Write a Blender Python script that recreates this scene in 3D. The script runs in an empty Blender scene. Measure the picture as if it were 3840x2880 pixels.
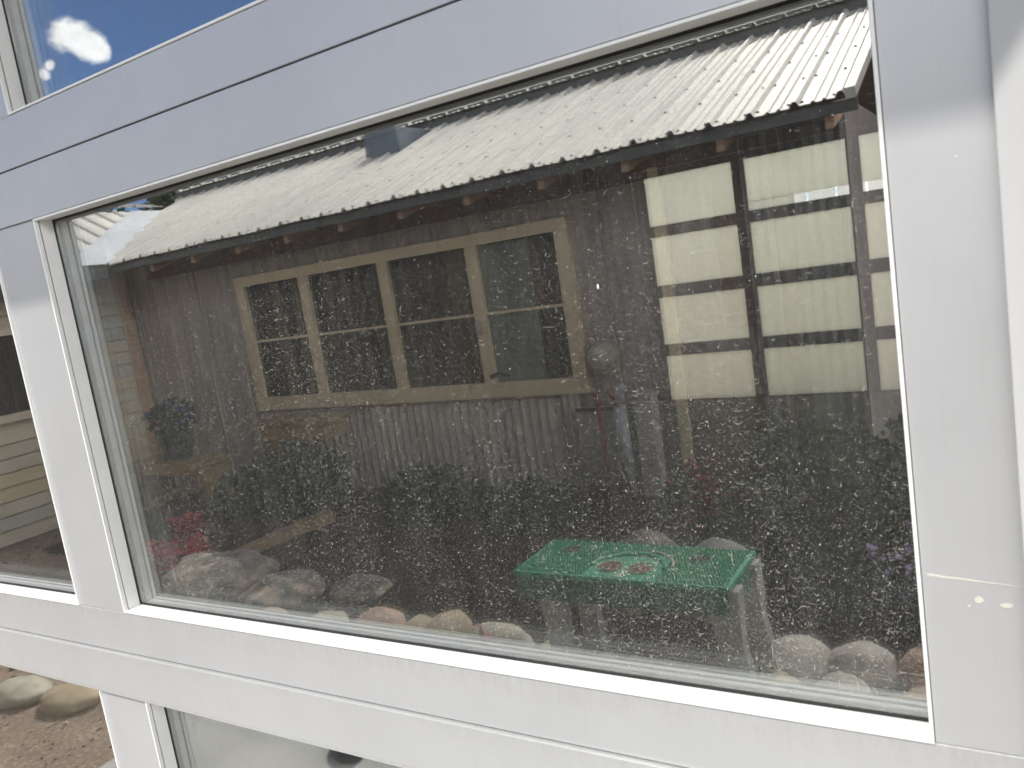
import bpy, bmesh, math, random
from mathutils import Vector, Matrix, noise
random.seed(7)
S = bpy.context.scene
COL = S.collection
# ------------------------------------------------------------------ camera
EYE = 1.5                      # camera height above the paving
cam = bpy.data.cameras.new("camera"); camo = bpy.data.objects.new("camera", cam); COL.objects.link(camo)
Rr = Vector((0.84634, 0.51072, -0.15121)); Uu = Vector((0.05482, 0.19887, 0.97849)); Ff = Vector((-0.52981, 0.83643, -0.14032))
camo.matrix_world = Matrix(((Rr.x, Uu.x, -Ff.x, 0), (Rr.y, Uu.y, -Ff.y, 0), (Rr.z, Uu.z, -Ff.z, EYE), (0, 0, 0, 1)))
cam.sensor_width = 36; cam.lens = 28.297; cam.clip_start = 0.02; cam.clip_end = 900
cam.dof.use_dof = True; cam.dof.focus_distance = 1.1; cam.dof.aperture_fstop = 17.0
S.camera = camo
# ------------------------------------------------------------------ sun, sky, exposure
SUN = Vector((-0.11, -0.60, 0.80)).normalized()       # towards the sun
sl = bpy.data.lights.new("sun", 'SUN'); sl.energy = 2.0; sl.angle = math.radians(0.53); sl.color = (1, 0.955, 0.89)
so = bpy.data.objects.new("sun", sl); COL.objects.link(so)
so.rotation_euler = SUN.to_track_quat('Z', 'Y').to_euler()
W = bpy.data.worlds.new("World"); S.world = W; W.use_nodes = True
wt = W.node_tree; wt.nodes.clear()
def N(t, kind, **kw):
    n = t.nodes.new(kind)
    for k, v in kw.items():
        setattr(n, k, v)
    return n
sky = N(wt, 'ShaderNodeTexSky', sky_type='NISHITA', sun_disc=False)
sky.sun_elevation = math.asin(SUN.z); sky.sun_rotation = math.atan2(SUN.x, SUN.y); sky.altitude = 3500; sky.air_density = 0.8; sky.dust_density = 0.3; sky.ozone_density = 4.5
bg = N(wt, 'ShaderNodeBackground'); bg.inputs['Strength'].default_value = 0.105
wt.links.new(sky.outputs[0], bg.inputs[0])
tc = N(wt, 'ShaderNodeTexCoord')
nz = N(wt, 'ShaderNodeTexNoise'); nz.inputs['Scale'].default_value = 26; nz.inputs['Detail'].default_value = 9; nz.inputs['Roughness'].default_value = 0.6
wt.links.new(tc.outputs['Generated'], nz.inputs['Vector'])
def cloud_dir(a, b):
    return Vector((a, -1, b)).normalized()
mask = None
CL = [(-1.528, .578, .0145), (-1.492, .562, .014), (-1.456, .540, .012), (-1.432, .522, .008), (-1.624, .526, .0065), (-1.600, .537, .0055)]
CL += [(.35, .78, .42), (1.25, .8, .38), (-.1, 1.35, .34), (2.6, .5, .2)]  # big unseen clouds added to brighten the upper frame
CLD = [(cloud_dir(a, b), r) for a, b, r in CL] + [(Vector(v).normalized(), r) for v, r in (((.9,.3,.5), .36), ((0,1,.30), .36), ((-.75,.5,.45), .14))]  # last three: unseen clouds added as fill for yard facade and far door
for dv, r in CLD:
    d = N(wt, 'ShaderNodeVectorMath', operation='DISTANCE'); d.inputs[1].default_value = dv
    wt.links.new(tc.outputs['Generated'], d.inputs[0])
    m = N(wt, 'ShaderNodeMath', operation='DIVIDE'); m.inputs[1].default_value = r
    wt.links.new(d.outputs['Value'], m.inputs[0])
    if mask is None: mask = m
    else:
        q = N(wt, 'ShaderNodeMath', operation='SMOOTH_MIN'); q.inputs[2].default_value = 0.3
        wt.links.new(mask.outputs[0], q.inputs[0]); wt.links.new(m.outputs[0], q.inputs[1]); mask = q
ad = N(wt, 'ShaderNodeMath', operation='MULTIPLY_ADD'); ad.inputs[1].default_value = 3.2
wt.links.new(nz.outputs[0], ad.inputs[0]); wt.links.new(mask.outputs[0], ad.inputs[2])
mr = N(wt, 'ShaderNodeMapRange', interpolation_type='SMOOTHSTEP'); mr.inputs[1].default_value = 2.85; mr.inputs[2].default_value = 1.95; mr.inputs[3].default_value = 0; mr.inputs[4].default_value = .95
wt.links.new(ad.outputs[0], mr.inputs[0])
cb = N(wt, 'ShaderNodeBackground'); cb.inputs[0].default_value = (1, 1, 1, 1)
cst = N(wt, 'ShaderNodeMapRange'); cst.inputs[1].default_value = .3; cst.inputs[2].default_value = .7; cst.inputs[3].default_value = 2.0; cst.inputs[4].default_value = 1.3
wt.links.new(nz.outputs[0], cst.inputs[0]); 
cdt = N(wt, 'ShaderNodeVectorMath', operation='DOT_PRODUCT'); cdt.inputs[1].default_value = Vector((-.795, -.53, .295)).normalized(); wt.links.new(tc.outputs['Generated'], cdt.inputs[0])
cmr = N(wt, 'ShaderNodeMapRange'); cmr.inputs[1].default_value = .84; cmr.inputs[2].default_value = .95; cmr.inputs[3].default_value = 1.75; cmr.inputs[4].default_value = .72; wt.links.new(cdt.outputs['Value'], cmr.inputs[0])  # added fill clouds shine brighter than the small one in the glass
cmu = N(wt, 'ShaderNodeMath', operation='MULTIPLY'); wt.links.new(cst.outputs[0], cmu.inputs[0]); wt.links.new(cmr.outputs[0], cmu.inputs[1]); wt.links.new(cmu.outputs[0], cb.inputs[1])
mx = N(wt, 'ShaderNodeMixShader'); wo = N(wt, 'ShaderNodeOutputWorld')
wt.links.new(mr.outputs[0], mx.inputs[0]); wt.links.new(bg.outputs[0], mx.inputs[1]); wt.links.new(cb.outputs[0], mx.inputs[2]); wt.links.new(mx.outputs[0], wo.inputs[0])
S.view_settings.view_transform = 'Standard'; S.view_settings.look = 'None'; S.view_settings.exposure = 0.74; S.view_settings.gamma = 1
S.render.engine = 'CYCLES'
cy = S.cycles
cy.use_denoising = True; cy.max_bounces = 12; cy.transparent_max_bounces = 24; cy.glossy_bounces = 6; cy.diffuse_bounces = 4; cy.transmission_bounces = 6
cy.caustics_reflective = False; cy.caustics_refractive = False; cy.blur_glossy = 0.3; cy.sample_clamp_indirect = 4

# ------------------------------------------------------------------ helpers
GLASS_Y = 0.520                 # outer face of the glass
def mirror_y(v):                # a depth measured in the glass (seen by reflection) -> where it stands in the yard
    return 2 * GLASS_Y - v

class MB:
    """collects shapes; with yard=True the y given is the depth seen in the glass and is turned into the place in the yard"""
    def __init__(s, yard=False):
        s.v = []; s.f = []; s.m = []; s.yard = yard; s.mi = 0; s.smooth = []
    def add(s, vs, fs, smooth=False):
        o = len(s.v)
        for v in vs:
            v = Vector(v)
            if s.yard: v.y = mirror_y(v.y)
            s.v.append(v)
        for f in fs:
            f = [o + i for i in f]
            if s.yard: f.reverse()
            s.f.append(f); s.m.append(s.mi); s.smooth.append(smooth)
        return s
    def box(s, x0, x1, y0, y1, z0, z1):
        return s.add([(x0,y0,z0),(x1,y0,z0),(x1,y1,z0),(x0,y1,z0),(x0,y0,z1),(x1,y0,z1),(x1,y1,z1),(x0,y1,z1)],
                     [(0,3,2,1),(4,5,6,7),(0,1,5,4),(1,2,6,5),(2,3,7,6),(3,0,4,7)])
    def beam(s, a, b, w, h, up=(0,0,1)):
        a = Vector(a); b = Vector(b); d = (b-a).normalized(); u = Vector(up); r = d.cross(u).normalized(); u = r.cross(d)
        vs = []
        for p in (a, b):
            for i, j in ((-1,-1),(1,-1),(1,1),(-1,1)):
                vs.append(p + r*(i*w/2) + u*(j*h/2))
        return s.add(vs, [(0,1,2,3),(7,6,5,4),(0,4,5,1),(1,5,6,2),(2,6,7,3),(3,7,4,0)])
    def tube(s, pts, r, n=10, r2=None, smooth=True):
        pts = [Vector(p) for p in pts]; L = len(pts); vs = []
        for i, p in enumerate(pts):
            d = (pts[min(i+1,L-1)] - pts[max(i-1,0)]).normalized()
            a = Vector((1,0,0)) if abs(d.x) < .9 else Vector((0,1,0))
            u = d.cross(a).normalized(); w = d.cross(u)
            rr = r if r2 is None else r + (r2-r)*i/(L-1)
            for k in range(n):
                t = 2*math.pi*k/n; vs.append(p + u*math.cos(t)*rr + w*math.sin(t)*rr)
        fs = [(i*n+k, i*n+(k+1)%n, (i+1)*n+(k+1)%n, (i+1)*n+k) for i in range(L-1) for k in range(n)]
        fs.append(tuple(reversed(range(n)))); fs.append(tuple(range((L-1)*n, L*n)))
        return s.add(vs, fs, smooth)
    def prism(s, prof, fn, a, b):
        """closed profile [(p,q)] carried from a to b by fn(p,q,t)"""
        n = len(prof)
        vs = [fn(p,q,a) for p,q in prof] + [fn(p,q,b) for p,q in prof]
        fs = [(i,(i+1)%n,n+(i+1)%n,n+i) for i in range(n)] + [tuple(reversed(range(n))), tuple(range(n,2*n))]
        return s.add(vs, fs)
    def build(s, name, mats, parent=None, bevel=0, recalc=True):
        me = bpy.data.meshes.new(name); me.from_pydata([tuple(v) for v in s.v], [], s.f)
        if not isinstance(mats, (list, tuple)): mats = [mats]
        for m in mats: me.materials.append(m)
        me.polygons.foreach_set('material_index', s.m); me.polygons.foreach_set('use_smooth', s.smooth)
        if recalc:
            bm = bmesh.new(); bm.from_mesh(me); bmesh.ops.recalc_face_normals(bm, faces=bm.faces)
            if bevel:
                es = [e for e in bm.edges if len(e.link_faces) == 2 and e.calc_face_angle(0) > .5]
                bmesh.ops.bevel(bm, geom=es, offset=bevel, segments=2, affect='EDGES', clamp_overlap=True, profile=.6)
            bm.to_mesh(me); bm.free()
        me.update()
        o = bpy.data.objects.new(name, me); COL.objects.link(o)
        if parent: o.parent = parent; o.matrix_parent_inverse = parent.matrix_world.inverted()
        return o
def tag(o, label=None, cat=None, group=None, kind=None):
    if label: o['label'] = label
    if cat: o['category'] = cat
    if group: o['group'] = group
    if kind: o['kind'] = kind
    return o
def empty(name, loc, label=None, cat=None, group=None, kind=None):
    o = bpy.data.objects.new(name, None); o.matrix_world = Matrix.Translation(loc); o.empty_display_size = .1; COL.objects.link(o)
    return tag(o, label, cat, group, kind)
def yard(x, y, z=0): return Vector((x, mirror_y(y), z))

# ------------------------------------------------------------------ materials
def mat(name):
    m = bpy.data.materials.new(name); m.use_nodes = True; t = m.node_tree; t.nodes.clear()
    out = N(t, 'ShaderNodeOutputMaterial'); return m, t, out
def rgb(c): return (c[0], c[1], c[2], 1)
def ramp(t, src, stops):
    r = N(t, 'ShaderNodeValToRGB'); e = r.color_ramp.elements
    while len(e) < len(stops): e.new(.5)
    for i, (p, c) in enumerate(stops): e[i].position = p; e[i].color = rgb(c)
    t.links.new(src, r.inputs[0]); return r.outputs[0]
def coords(t, scale=(1,1,1), rot=(0,0,0), kind='Object'):
    c = N(t, 'ShaderNodeTexCoord'); m = N(t, 'ShaderNodeMapping'); m.inputs['Scale'].default_value = scale; m.inputs['Rotation'].default_value = rot
    t.links.new(c.outputs[kind], m.inputs[0]); return m.outputs[0]
def noisetex(t, vec, scale, detail=4, rough=.55):
    n = N(t, 'ShaderNodeTexNoise'); n.inputs['Scale'].default_value = scale; n.inputs['Detail'].default_value = detail; n.inputs['Roughness'].default_value = rough
    t.links.new(vec, n.inputs['Vector']); return n.outputs[0]
def simple(name, c1, c2=None, scale=6, rough=.6, metal=0, stretch=(1,1,1), bump=0, bscale=None, rvar=0, detail=5, spec=.5, lo=.3, hi=.7, dist=.01):
    m, t, out = mat(name); p = N(t, 'ShaderNodeBsdfPrincipled')
    v = coords(t, stretch); n = noisetex(t, v, scale, detail)
    c2 = c2 or tuple(x*.8 for x in c1)
    t.links.new(ramp(t, n, [(lo, c2), (hi, c1)]), p.inputs['Base Color'])
    p.inputs['Roughness'].default_value = rough; p.inputs['Metallic'].default_value = metal; p.inputs['Specular IOR Level'].default_value = spec
    if rvar:
        r = N(t, 'ShaderNodeMapRange'); r.inputs[3].default_value = rough-rvar; r.inputs[4].default_value = rough+rvar
        t.links.new(noisetex(t, v, scale*2.3, 3), r.inputs[0]); t.links.new(r.outputs[0], p.inputs['Roughness'])
    if bump:
        b = N(t, 'ShaderNodeBump'); b.inputs['Strength'].default_value = bump; b.inputs['Distance'].default_value = dist
        t.links.new(noisetex(t, v, bscale or scale*4, 6), b.inputs['Height']); t.links.new(b.outputs[0], p.inputs['Normal'])
    t.links.new(p.outputs[0], out.inputs[0]); return m

def make_frame_mat():
    """pale anodised aluminium: fine vertical drawing marks, rain dirt running down from the ledges"""
    m, t, out = mat("anodised_aluminium"); p = N(t, 'ShaderNodeBsdfPrincipled')
    fine = noisetex(t, coords(t, (1,1,1)), 9, 5); streak = noisetex(t, coords(t, (420,420,5)), 1, 3); drip = noisetex(t, coords(t, (160,160,9)), 1, 5, .7)
    speck = N(t, 'ShaderNodeTexVoronoi'); speck.inputs['Scale'].default_value = 55; t.links.new(coords(t), speck.inputs['Vector'])
    base = ramp(t, fine, [(.3, (.555,.56,.56)), (.7, (.60,.605,.605))])
    def mixc(f, a, b):
        x = N(t, 'ShaderNodeMix', data_type='RGBA'); t.links.new(f, x.inputs[0]); t.links.new(a, x.inputs[6])
        if isinstance(b, tuple): x.inputs[7].default_value = rgb(b)
        else: t.links.new(b, x.inputs[7])
        return x.outputs[2]
    s1 = N(t, 'ShaderNodeMapRange'); s1.inputs[1].default_value = .55; s1.inputs[2].default_value = .85; s1.inputs[4].default_value = .38
    t.links.new(drip, s1.inputs[0])
    c = mixc(s1.outputs[0], base, (.50,.48,.43))
    s2 = N(t, 'ShaderNodeMapRange'); s2.inputs[1].default_value = .035; s2.inputs[2].default_value = .02; s2.inputs[4].default_value = 1
    t.links.new(speck.outputs[0], s2.inputs[0])
    rnd = N(t, 'ShaderNodeMath', operation='GREATER_THAN'); rnd.inputs[1].default_value = .86
    sep = N(t, 'ShaderNodeSeparateColor'); t.links.new(speck.outputs['Color'], sep.inputs[0]); t.links.new(sep.outputs[0], rnd.inputs[0])
    mm = N(t, 'ShaderNodeMath', operation='MULTIPLY'); t.links.new(rnd.outputs[0], mm.inputs[0]); t.links.new(s2.outputs[0], mm.inputs[1])
    c = mixc(mm.outputs[0], c, (.93,.92,.88))
    sx = N(t, 'ShaderNodeSeparateXYZ'); t.links.new(coords(t), sx.inputs[0])
    gr = noisetex(t, coords(t, (130,130,34)), 1, 7, .8)
    tot = None
    for zz, h, amt in ((EYE-.3240, .026, .5), (EYE-.3760, .008, .3), (EYE-.3770, .016, .25), (EYE-.4290, .004, .6)):
        a_ = N(t, 'ShaderNodeMapRange'); a_.inputs[1].default_value = zz-h; a_.inputs[2].default_value = zz; a_.inputs[4].default_value = amt; t.links.new(sx.outputs[2], a_.inputs[0])
        g_ = N(t, 'ShaderNodeMath', operation='LESS_THAN'); g_.inputs[1].default_value = zz+.0008; t.links.new(sx.outputs[2], g_.inputs[0])
        m_ = N(t, 'ShaderNodeMath', operation='MULTIPLY'); t.links.new(a_.outputs[0], m_.inputs[0]); t.links.new(g_.outputs[0], m_.inputs[1])
        if tot is None: tot = m_.outputs[0]
        else:
            x_ = N(t, 'ShaderNodeMath', operation='MAXIMUM'); t.links.new(tot, x_.inputs[0]); t.links.new(m_.outputs[0], x_.inputs[1]); tot = x_.outputs[0]
    gm = N(t, 'ShaderNodeMapRange'); gm.inputs[1].default_value = .42; gm.inputs[2].default_value = .75; t.links.new(gr, gm.inputs[0])
    m_ = N(t, 'ShaderNodeMath', operation='MULTIPLY'); t.links.new(tot, m_.inputs[0]); t.links.new(gm.outputs[0], m_.inputs[1])
    c = mixc(m_.outputs[0], c, (.40,.365,.30))
    t.links.new(c, p.inputs['Base Color'])
    p.inputs['Metallic'].default_value = .35; p.inputs['Roughness'].default_value = .42
    b = N(t, 'ShaderNodeBump'); b.inputs['Strength'].default_value = .10; b.inputs['Distance'].default_value = .0006
    t.links.new(streak, b.inputs['Height']); t.links.new(b.outputs[0], p.inputs['Normal'])
    t.links.new(p.outputs[0], out.inputs[0]); return m
M_frame = make_frame_mat()
M_lip = simple("aluminium_bead", (.88,.875,.85), (.82,.82,.80), 30, .4, .0)
M_gasket = simple("black_gasket", (.02,.02,.02), (.012,.012,.012), 40, .7, bump=.3)
M_spacer = simple("aluminium_spacer", (.55,.60,.60), (.42,.47,.47), 60, .35, .7)
M_trim = simple("painted_jamb", (.78,.78,.76), (.72,.72,.70), 5, .5)

def make_glass(name, r0, veil=0.0, tint=(.972,.985,.978)):
    m, t, out = mat(name)
    g = N(t, 'ShaderNodeNewGeometry')
    dt = N(t, 'ShaderNodeVectorMath', operation='DOT_PRODUCT'); t.links.new(g.outputs['Incoming'], dt.inputs[0]); t.links.new(g.outputs['Normal'], dt.inputs[1])
    def M(op, a, b=None):
        n = N(t, 'ShaderNodeMath', operation=op)
        if isinstance(a, float): n.inputs[0].default_value = a
        else: t.links.new(a, n.inputs[0])
        if b is not None:
            if isinstance(b, float): n.inputs[1].default_value = b
            else: t.links.new(b, n.inputs[1])
        return n.outputs[0]
    c = M('ABSOLUTE', dt.outputs['Value']); k = M('POWER', M('SUBTRACT', 1.0, c), 3.6)
    R = M('ADD', M('MULTIPLY', k, 1.0-r0), r0)
    tr = N(t, 'ShaderNodeBsdfTransparent'); tr.inputs[0].default_value = rgb(tint)
    gl = N(t, 'ShaderNodeBsdfGlossy'); gl.inputs['Roughness'].default_value = 0; gl.inputs[0].default_value = (1,1,1,1)
    # float glass is never dead flat: a very shallow ripple
    b = N(t, 'ShaderNodeBump'); b.inputs['Strength'].default_value = 1; b.inputs['Distance'].default_value = .00003
    t.links.new(noisetex(t, coords(t, (1,1,1)), 9, 1), b.inputs['Height']); t.links.new(b.outputs[0], gl.inputs['Normal'])
    x = N(t, 'ShaderNodeMixShader'); t.links.new(R, x.inputs[0]); t.links.new(tr.outputs[0], x.inputs[1]); t.links.new(gl.outputs[0], x.inputs[2])
    last = x.outputs[0]
    if veil:
        df = N(t, 'ShaderNodeBsdfDiffuse'); df.inputs[0].default_value = (.62,.60,.55,1)
        n1 = noisetex(t, coords(t, (60,60,9)), 1, 5, .75); n2 = noisetex(t, coords(t, (1,1,1)), 420, 2)
        mr = N(t, 'ShaderNodeMapRange'); mr.inputs[1].default_value = .25; mr.inputs[2].default_value = .8; mr.inputs[3].default_value = veil*.5; mr.inputs[4].default_value = veil*2
        t.links.new(n1, mr.inputs[0])
        mr2 = N(t, 'ShaderNodeMapRange'); mr2.inputs[1].default_value = .3; mr2.inputs[2].default_value = .75; mr2.inputs[3].default_value = .5; mr2.inputs[4].default_value = 1.9
        t.links.new(n2, mr2.inputs[0])
        x2 = N(t, 'ShaderNodeMixShader'); t.links.new(M('MULTIPLY', mr.outputs[0], mr2.outputs[0]), x2.inputs[0]); t.links.new(last, x2.inputs[1]); t.links.new(df.outputs[0], x2.inputs[2]); last = x2.outputs[0]
    t.links.new(last, out.inputs[0]); return m
M_glass_out = make_glass("window_glass_dusty", .20, .020)
M_glass_in = make_glass("window_glass_inner", .07)
M_dust = simple("dried_rain_dust", (.80,.77,.69), (.50,.47,.41), 60, .9)

def make_roof_mat():
    m, t, out = mat("galvalume_roofing"); p = N(t, 'ShaderNodeBsdfPrincipled')
    v = coords(t); n1 = noisetex(t, v, .55, 3, .5); n2 = noisetex(t, coords(t, (16,.5,.5)), 1.5, 4)
    mixn = N(t, 'ShaderNodeMath', operation='MULTIPLY_ADD'); mixn.inputs[1].default_value = .5; t.links.new(n1, mixn.inputs[0])
    h = N(t, 'ShaderNodeMath', operation='MULTIPLY'); h.inputs[1].default_value = .5; t.links.new(n2, h.inputs[0]); t.links.new(h.outputs[0], mixn.inputs[2])
    t.links.new(ramp(t, mixn.outputs[0], [(.36, (.70,.66,.58)), (.62, (.92,.86,.74))]), p.inputs['Base Color'])
    p.inputs['Metallic'].default_value = .12; p.inputs['Roughness'].default_value = .45
    t.links.new(p.outputs[0], out.inputs[0]); return m
M_roof = make_roof_mat()
M_screw = simple("roof_screw_heads", (.05,.05,.055), (.03,.03,.03), 30, .6)
M_fascia = simple("grey_green_fascia", (.13,.14,.135), (.09,.10,.095), 5, .6, stretch=(.5,6,6))
M_board = simple("weathered_dark_boards", (.50,.43,.385), (.27,.24,.22), 3, .8, stretch=(9,9,.6), bump=.4)
M_wing = simple("beige_lap_siding", (.62,.54,.41), (.54,.465,.35), 3, .65, stretch=(.5,.5,6))
M_cream = simple("cream_window_trim", (.76,.63,.42), (.66,.54,.34), 6, .6)
M_corr = simple("corrugated_steel", (.70,.64,.55), (.42,.39,.34), 2.2, .5, .15, stretch=(2,2,1))
M_rafter = simple("reddish_timber", (.62,.42,.29), (.45,.29,.19), 5, .75, stretch=(1,1,6))
M_redwall = simple("red_brown_boards", (.17,.10,.08), (.11,.07,.058), 4, .75, stretch=(6,6,.7))
M_wood = simple("weathered_timber", (.42,.29,.15), (.27,.19,.10), 4, .75, stretch=(2,2,10), bump=.3)
M_darkwin = simple("dark_window_glass", (.018,.017,.017), (.01,.01,.01), 3, .12, spec=.12)
M_curtain = simple("brown_curtain", (.10,.07,.04), (.05,.035,.02), 2, .8, stretch=(14,14,.3))
M_blind = simple("pale_green_blind", (.17,.19,.165), (.13,.15,.13), 2, .8)
M_pipe = simple("grey_pvc", (.42,.42,.44), (.34,.34,.36), 5, .5)
M_postp = simple("pale_grey_post_paint", (.52,.48,.43), (.42,.40,.37), 5, .6)
M_meter = simple("grey_meter_steel", (.48,.46,.45), (.40,.385,.375), 8, .5, .1)
M_meterg = simple("meter_dome", (.58,.53,.44), (.40,.37,.31), 20, .4)
M_blk = simple("black_rubber", (.025,.025,.028), (.015,.015,.017), 20, .6)
M_redp = simple("red_valve_paint", (.22,.03,.025), (.35,.02,.02), 20, .5)
M_green = simple("green_plastic", (.018,.30,.14), (.014,.22,.105), 18, .42, rvar=.08)
M_greenD = simple("green_plastic_dirt", (.30,.33,.22), (.03,.33,.16), 26, .7, lo=.42, hi=.75)
M_ring = simple("faded_red_plastic", (.30,.09,.07), (.22,.06,.05), 30, .5)
M_pink = simple("bleached_plastic", (.62,.56,.48), (.50,.44,.38), 30, .6)
M_leg = simple("grey_weathered_plastic", (.38,.37,.34), (.28,.27,.25), 7, .75, stretch=(3,3,1), bump=.2)
M_leaf = simple("shrub_leaves", (.045,.10,.04), (.02,.055,.025), 9, .6)
M_leaf2 = simple("conifer_needles", (.10,.15,.06), (.045,.08,.035), 4, .7)
M_leafb = simple("bluegreen_leaves", (.04,.085,.07), (.02,.045,.04), 9, .6)
M_redleaf = simple("red_blooms", (.70,.07,.085), (.5,.05,.06), 12, .6)
M_purple = simple("purple_blooms", (.62,.46,.74), (.5,.36,.62), 12, .6)
M_blue = simple("blue_violet_blooms", (.12,.10,.42), (.08,.07,.30), 12, .6)
M_bark = simple("tree_bark", (.16,.11,.08), (.09,.065,.05), 8, .9, stretch=(3,3,.6), bump=.6)
M_teal = simple("dark_teal_glaze", (.03,.06,.06), (.02,.04,.045), 8, .3)
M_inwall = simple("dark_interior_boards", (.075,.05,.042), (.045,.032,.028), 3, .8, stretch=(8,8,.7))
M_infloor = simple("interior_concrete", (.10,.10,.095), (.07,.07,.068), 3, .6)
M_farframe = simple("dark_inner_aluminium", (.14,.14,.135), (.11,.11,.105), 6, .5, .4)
M_stucco = simple("building_stucco", (.62,.60,.55), (.55,.53,.48), 6, .85, bump=.2)
def make_ground():
    m, t, out = mat("bark_and_gravel"); p = N(t, 'ShaderNodeBsdfPrincipled'); p.inputs['Roughness'].default_value = .95
    v = coords(t); big = noisetex(t, v, 1.6, 6, .65); sm = noisetex(t, v, 75, 6, .7)
    vo = N(t, 'ShaderNodeTexVoronoi'); vo.inputs['Scale'].default_value = 95; t.links.new(v, vo.inputs['Vector'])
    sc = N(t, 'ShaderNodeSeparateColor'); t.links.new(vo.outputs['Color'], sc.inputs[0])
    a = ramp(t, sm, [(.3, (.19,.135,.10)), (.52, (.35,.26,.19)), (.75, (.56,.44,.33))])
    b2 = ramp(t, sc.outputs[0], [(.2, (.26,.18,.135)), (.7, (.42,.30,.22)), (.97, (.66,.55,.43))])
    x = N(t, 'ShaderNodeMix', data_type='RGBA'); x.inputs[0].default_value = .5; t.links.new(a, x.inputs[6]); t.links.new(b2, x.inputs[7])
    y = N(t, 'ShaderNodeMix', data_type='RGBA', blend_type='MULTIPLY'); y.inputs[0].default_value = .8
    t.links.new(x.outputs[2], y.inputs[6]); t.links.new(ramp(t, big, [(.35, (.62,.60,.58)), (.65, (1.15,1.12,1.08))]), y.inputs[7])
    t.links.new(y.outputs[2], p.inputs['Base Color'])
    b = N(t, 'ShaderNodeBump'); b.inputs['Strength'].default_value = .9; b.inputs['Distance'].default_value = .012
    t.links.new(sm, b.inputs['Height']); t.links.new(b.outputs[0], p.inputs['Normal']); t.links.new(p.outputs[0], out.inputs[0]); return m
M_ground = make_ground()
M_mulch = simple("dark_mulch", (.085,.06,.048), (.03,.023,.02), 45, .95, bump=1, bscale=60, dist=.02, detail=8)
M_slab = simple("broom_finished_concrete", (.56,.55,.51), (.42,.41,.38), 2.2, .9, bump=.3, bscale=90, dist=.003, detail=8)
def make_stone(name, c1, c2, c3):
    m, t, out = mat(name); p = N(t, 'ShaderNodeBsdfPrincipled'); p.inputs['Roughness'].default_value = .85
    v = coords(t); n = noisetex(t, v, 11, 8, .7)
    t.links.new(ramp(t, n, [(.32, c3), (.5, c2), (.68, c1)]), p.inputs['Base Color'])
    b = N(t, 'ShaderNodeBump'); b.inputs['Strength'].default_value = .5; b.inputs['Distance'].default_value = .006
    t.links.new(noisetex(t, v, 60, 6, .7), b.inputs['Height']); t.links.new(b.outputs[0], p.inputs['Normal']); t.links.new(p.outputs[0], out.inputs[0]); return m
M_tan = make_stone("tan_stone", (.58,.47,.31), (.47,.37,.24), (.36,.29,.20))
M_pale = make_stone("pale_stone", (.60,.56,.45), (.48,.44,.34), (.30,.28,.22))
M_pinkst = make_stone("pink_stone", (.60,.42,.32), (.48,.33,.25), (.34,.235,.18))
M_greyst = make_stone("grey_stone", (.62,.56,.47), (.47,.43,.37), (.30,.275,.24))
M_lava = make_stone("mottled_boulder", (.66,.52,.40), (.27,.24,.20), (.05,.05,.045))
M_darkblob = make_stone("dark_blob_grey", (.11,.115,.12), (.075,.08,.085), (.05,.05,.055))

def make_frost():
    m, t, out = mat("frosted_panel"); 
    tr = N(t, 'ShaderNodeBsdfTranslucent'); tr.inputs[0].default_value = (.98,.94,.82,1)
    rf = N(t, 'ShaderNodeBsdfRefraction'); rf.inputs['Roughness'].default_value = .75; rf.inputs['IOR'].default_value = 1.02; rf.inputs[0].default_value = (.98,.95,.85,1)
    df = N(t, 'ShaderNodeBsdfDiffuse'); df.inputs[0].default_value = (.6,.6,.57,1)
    a = N(t, 'ShaderNodeMixShader'); a.inputs[0].default_value = .82; t.links.new(rf.outputs[0], a.inputs[1]); t.links.new(tr.outputs[0], a.inputs[2])
    b = N(t, 'ShaderNodeMixShader'); b.inputs[0].default_value = .03; t.links.new(a.outputs[0], b.inputs[1]); t.links.new(df.outputs[0], b.inputs[2])
    t.links.new(b.outputs[0], out.inputs[0]); return m
M_frost = make_frost()
M_white = simple("bounce_fence_paint", (.84,.82,.77), (.78,.76,.71), 4, .7)

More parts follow.
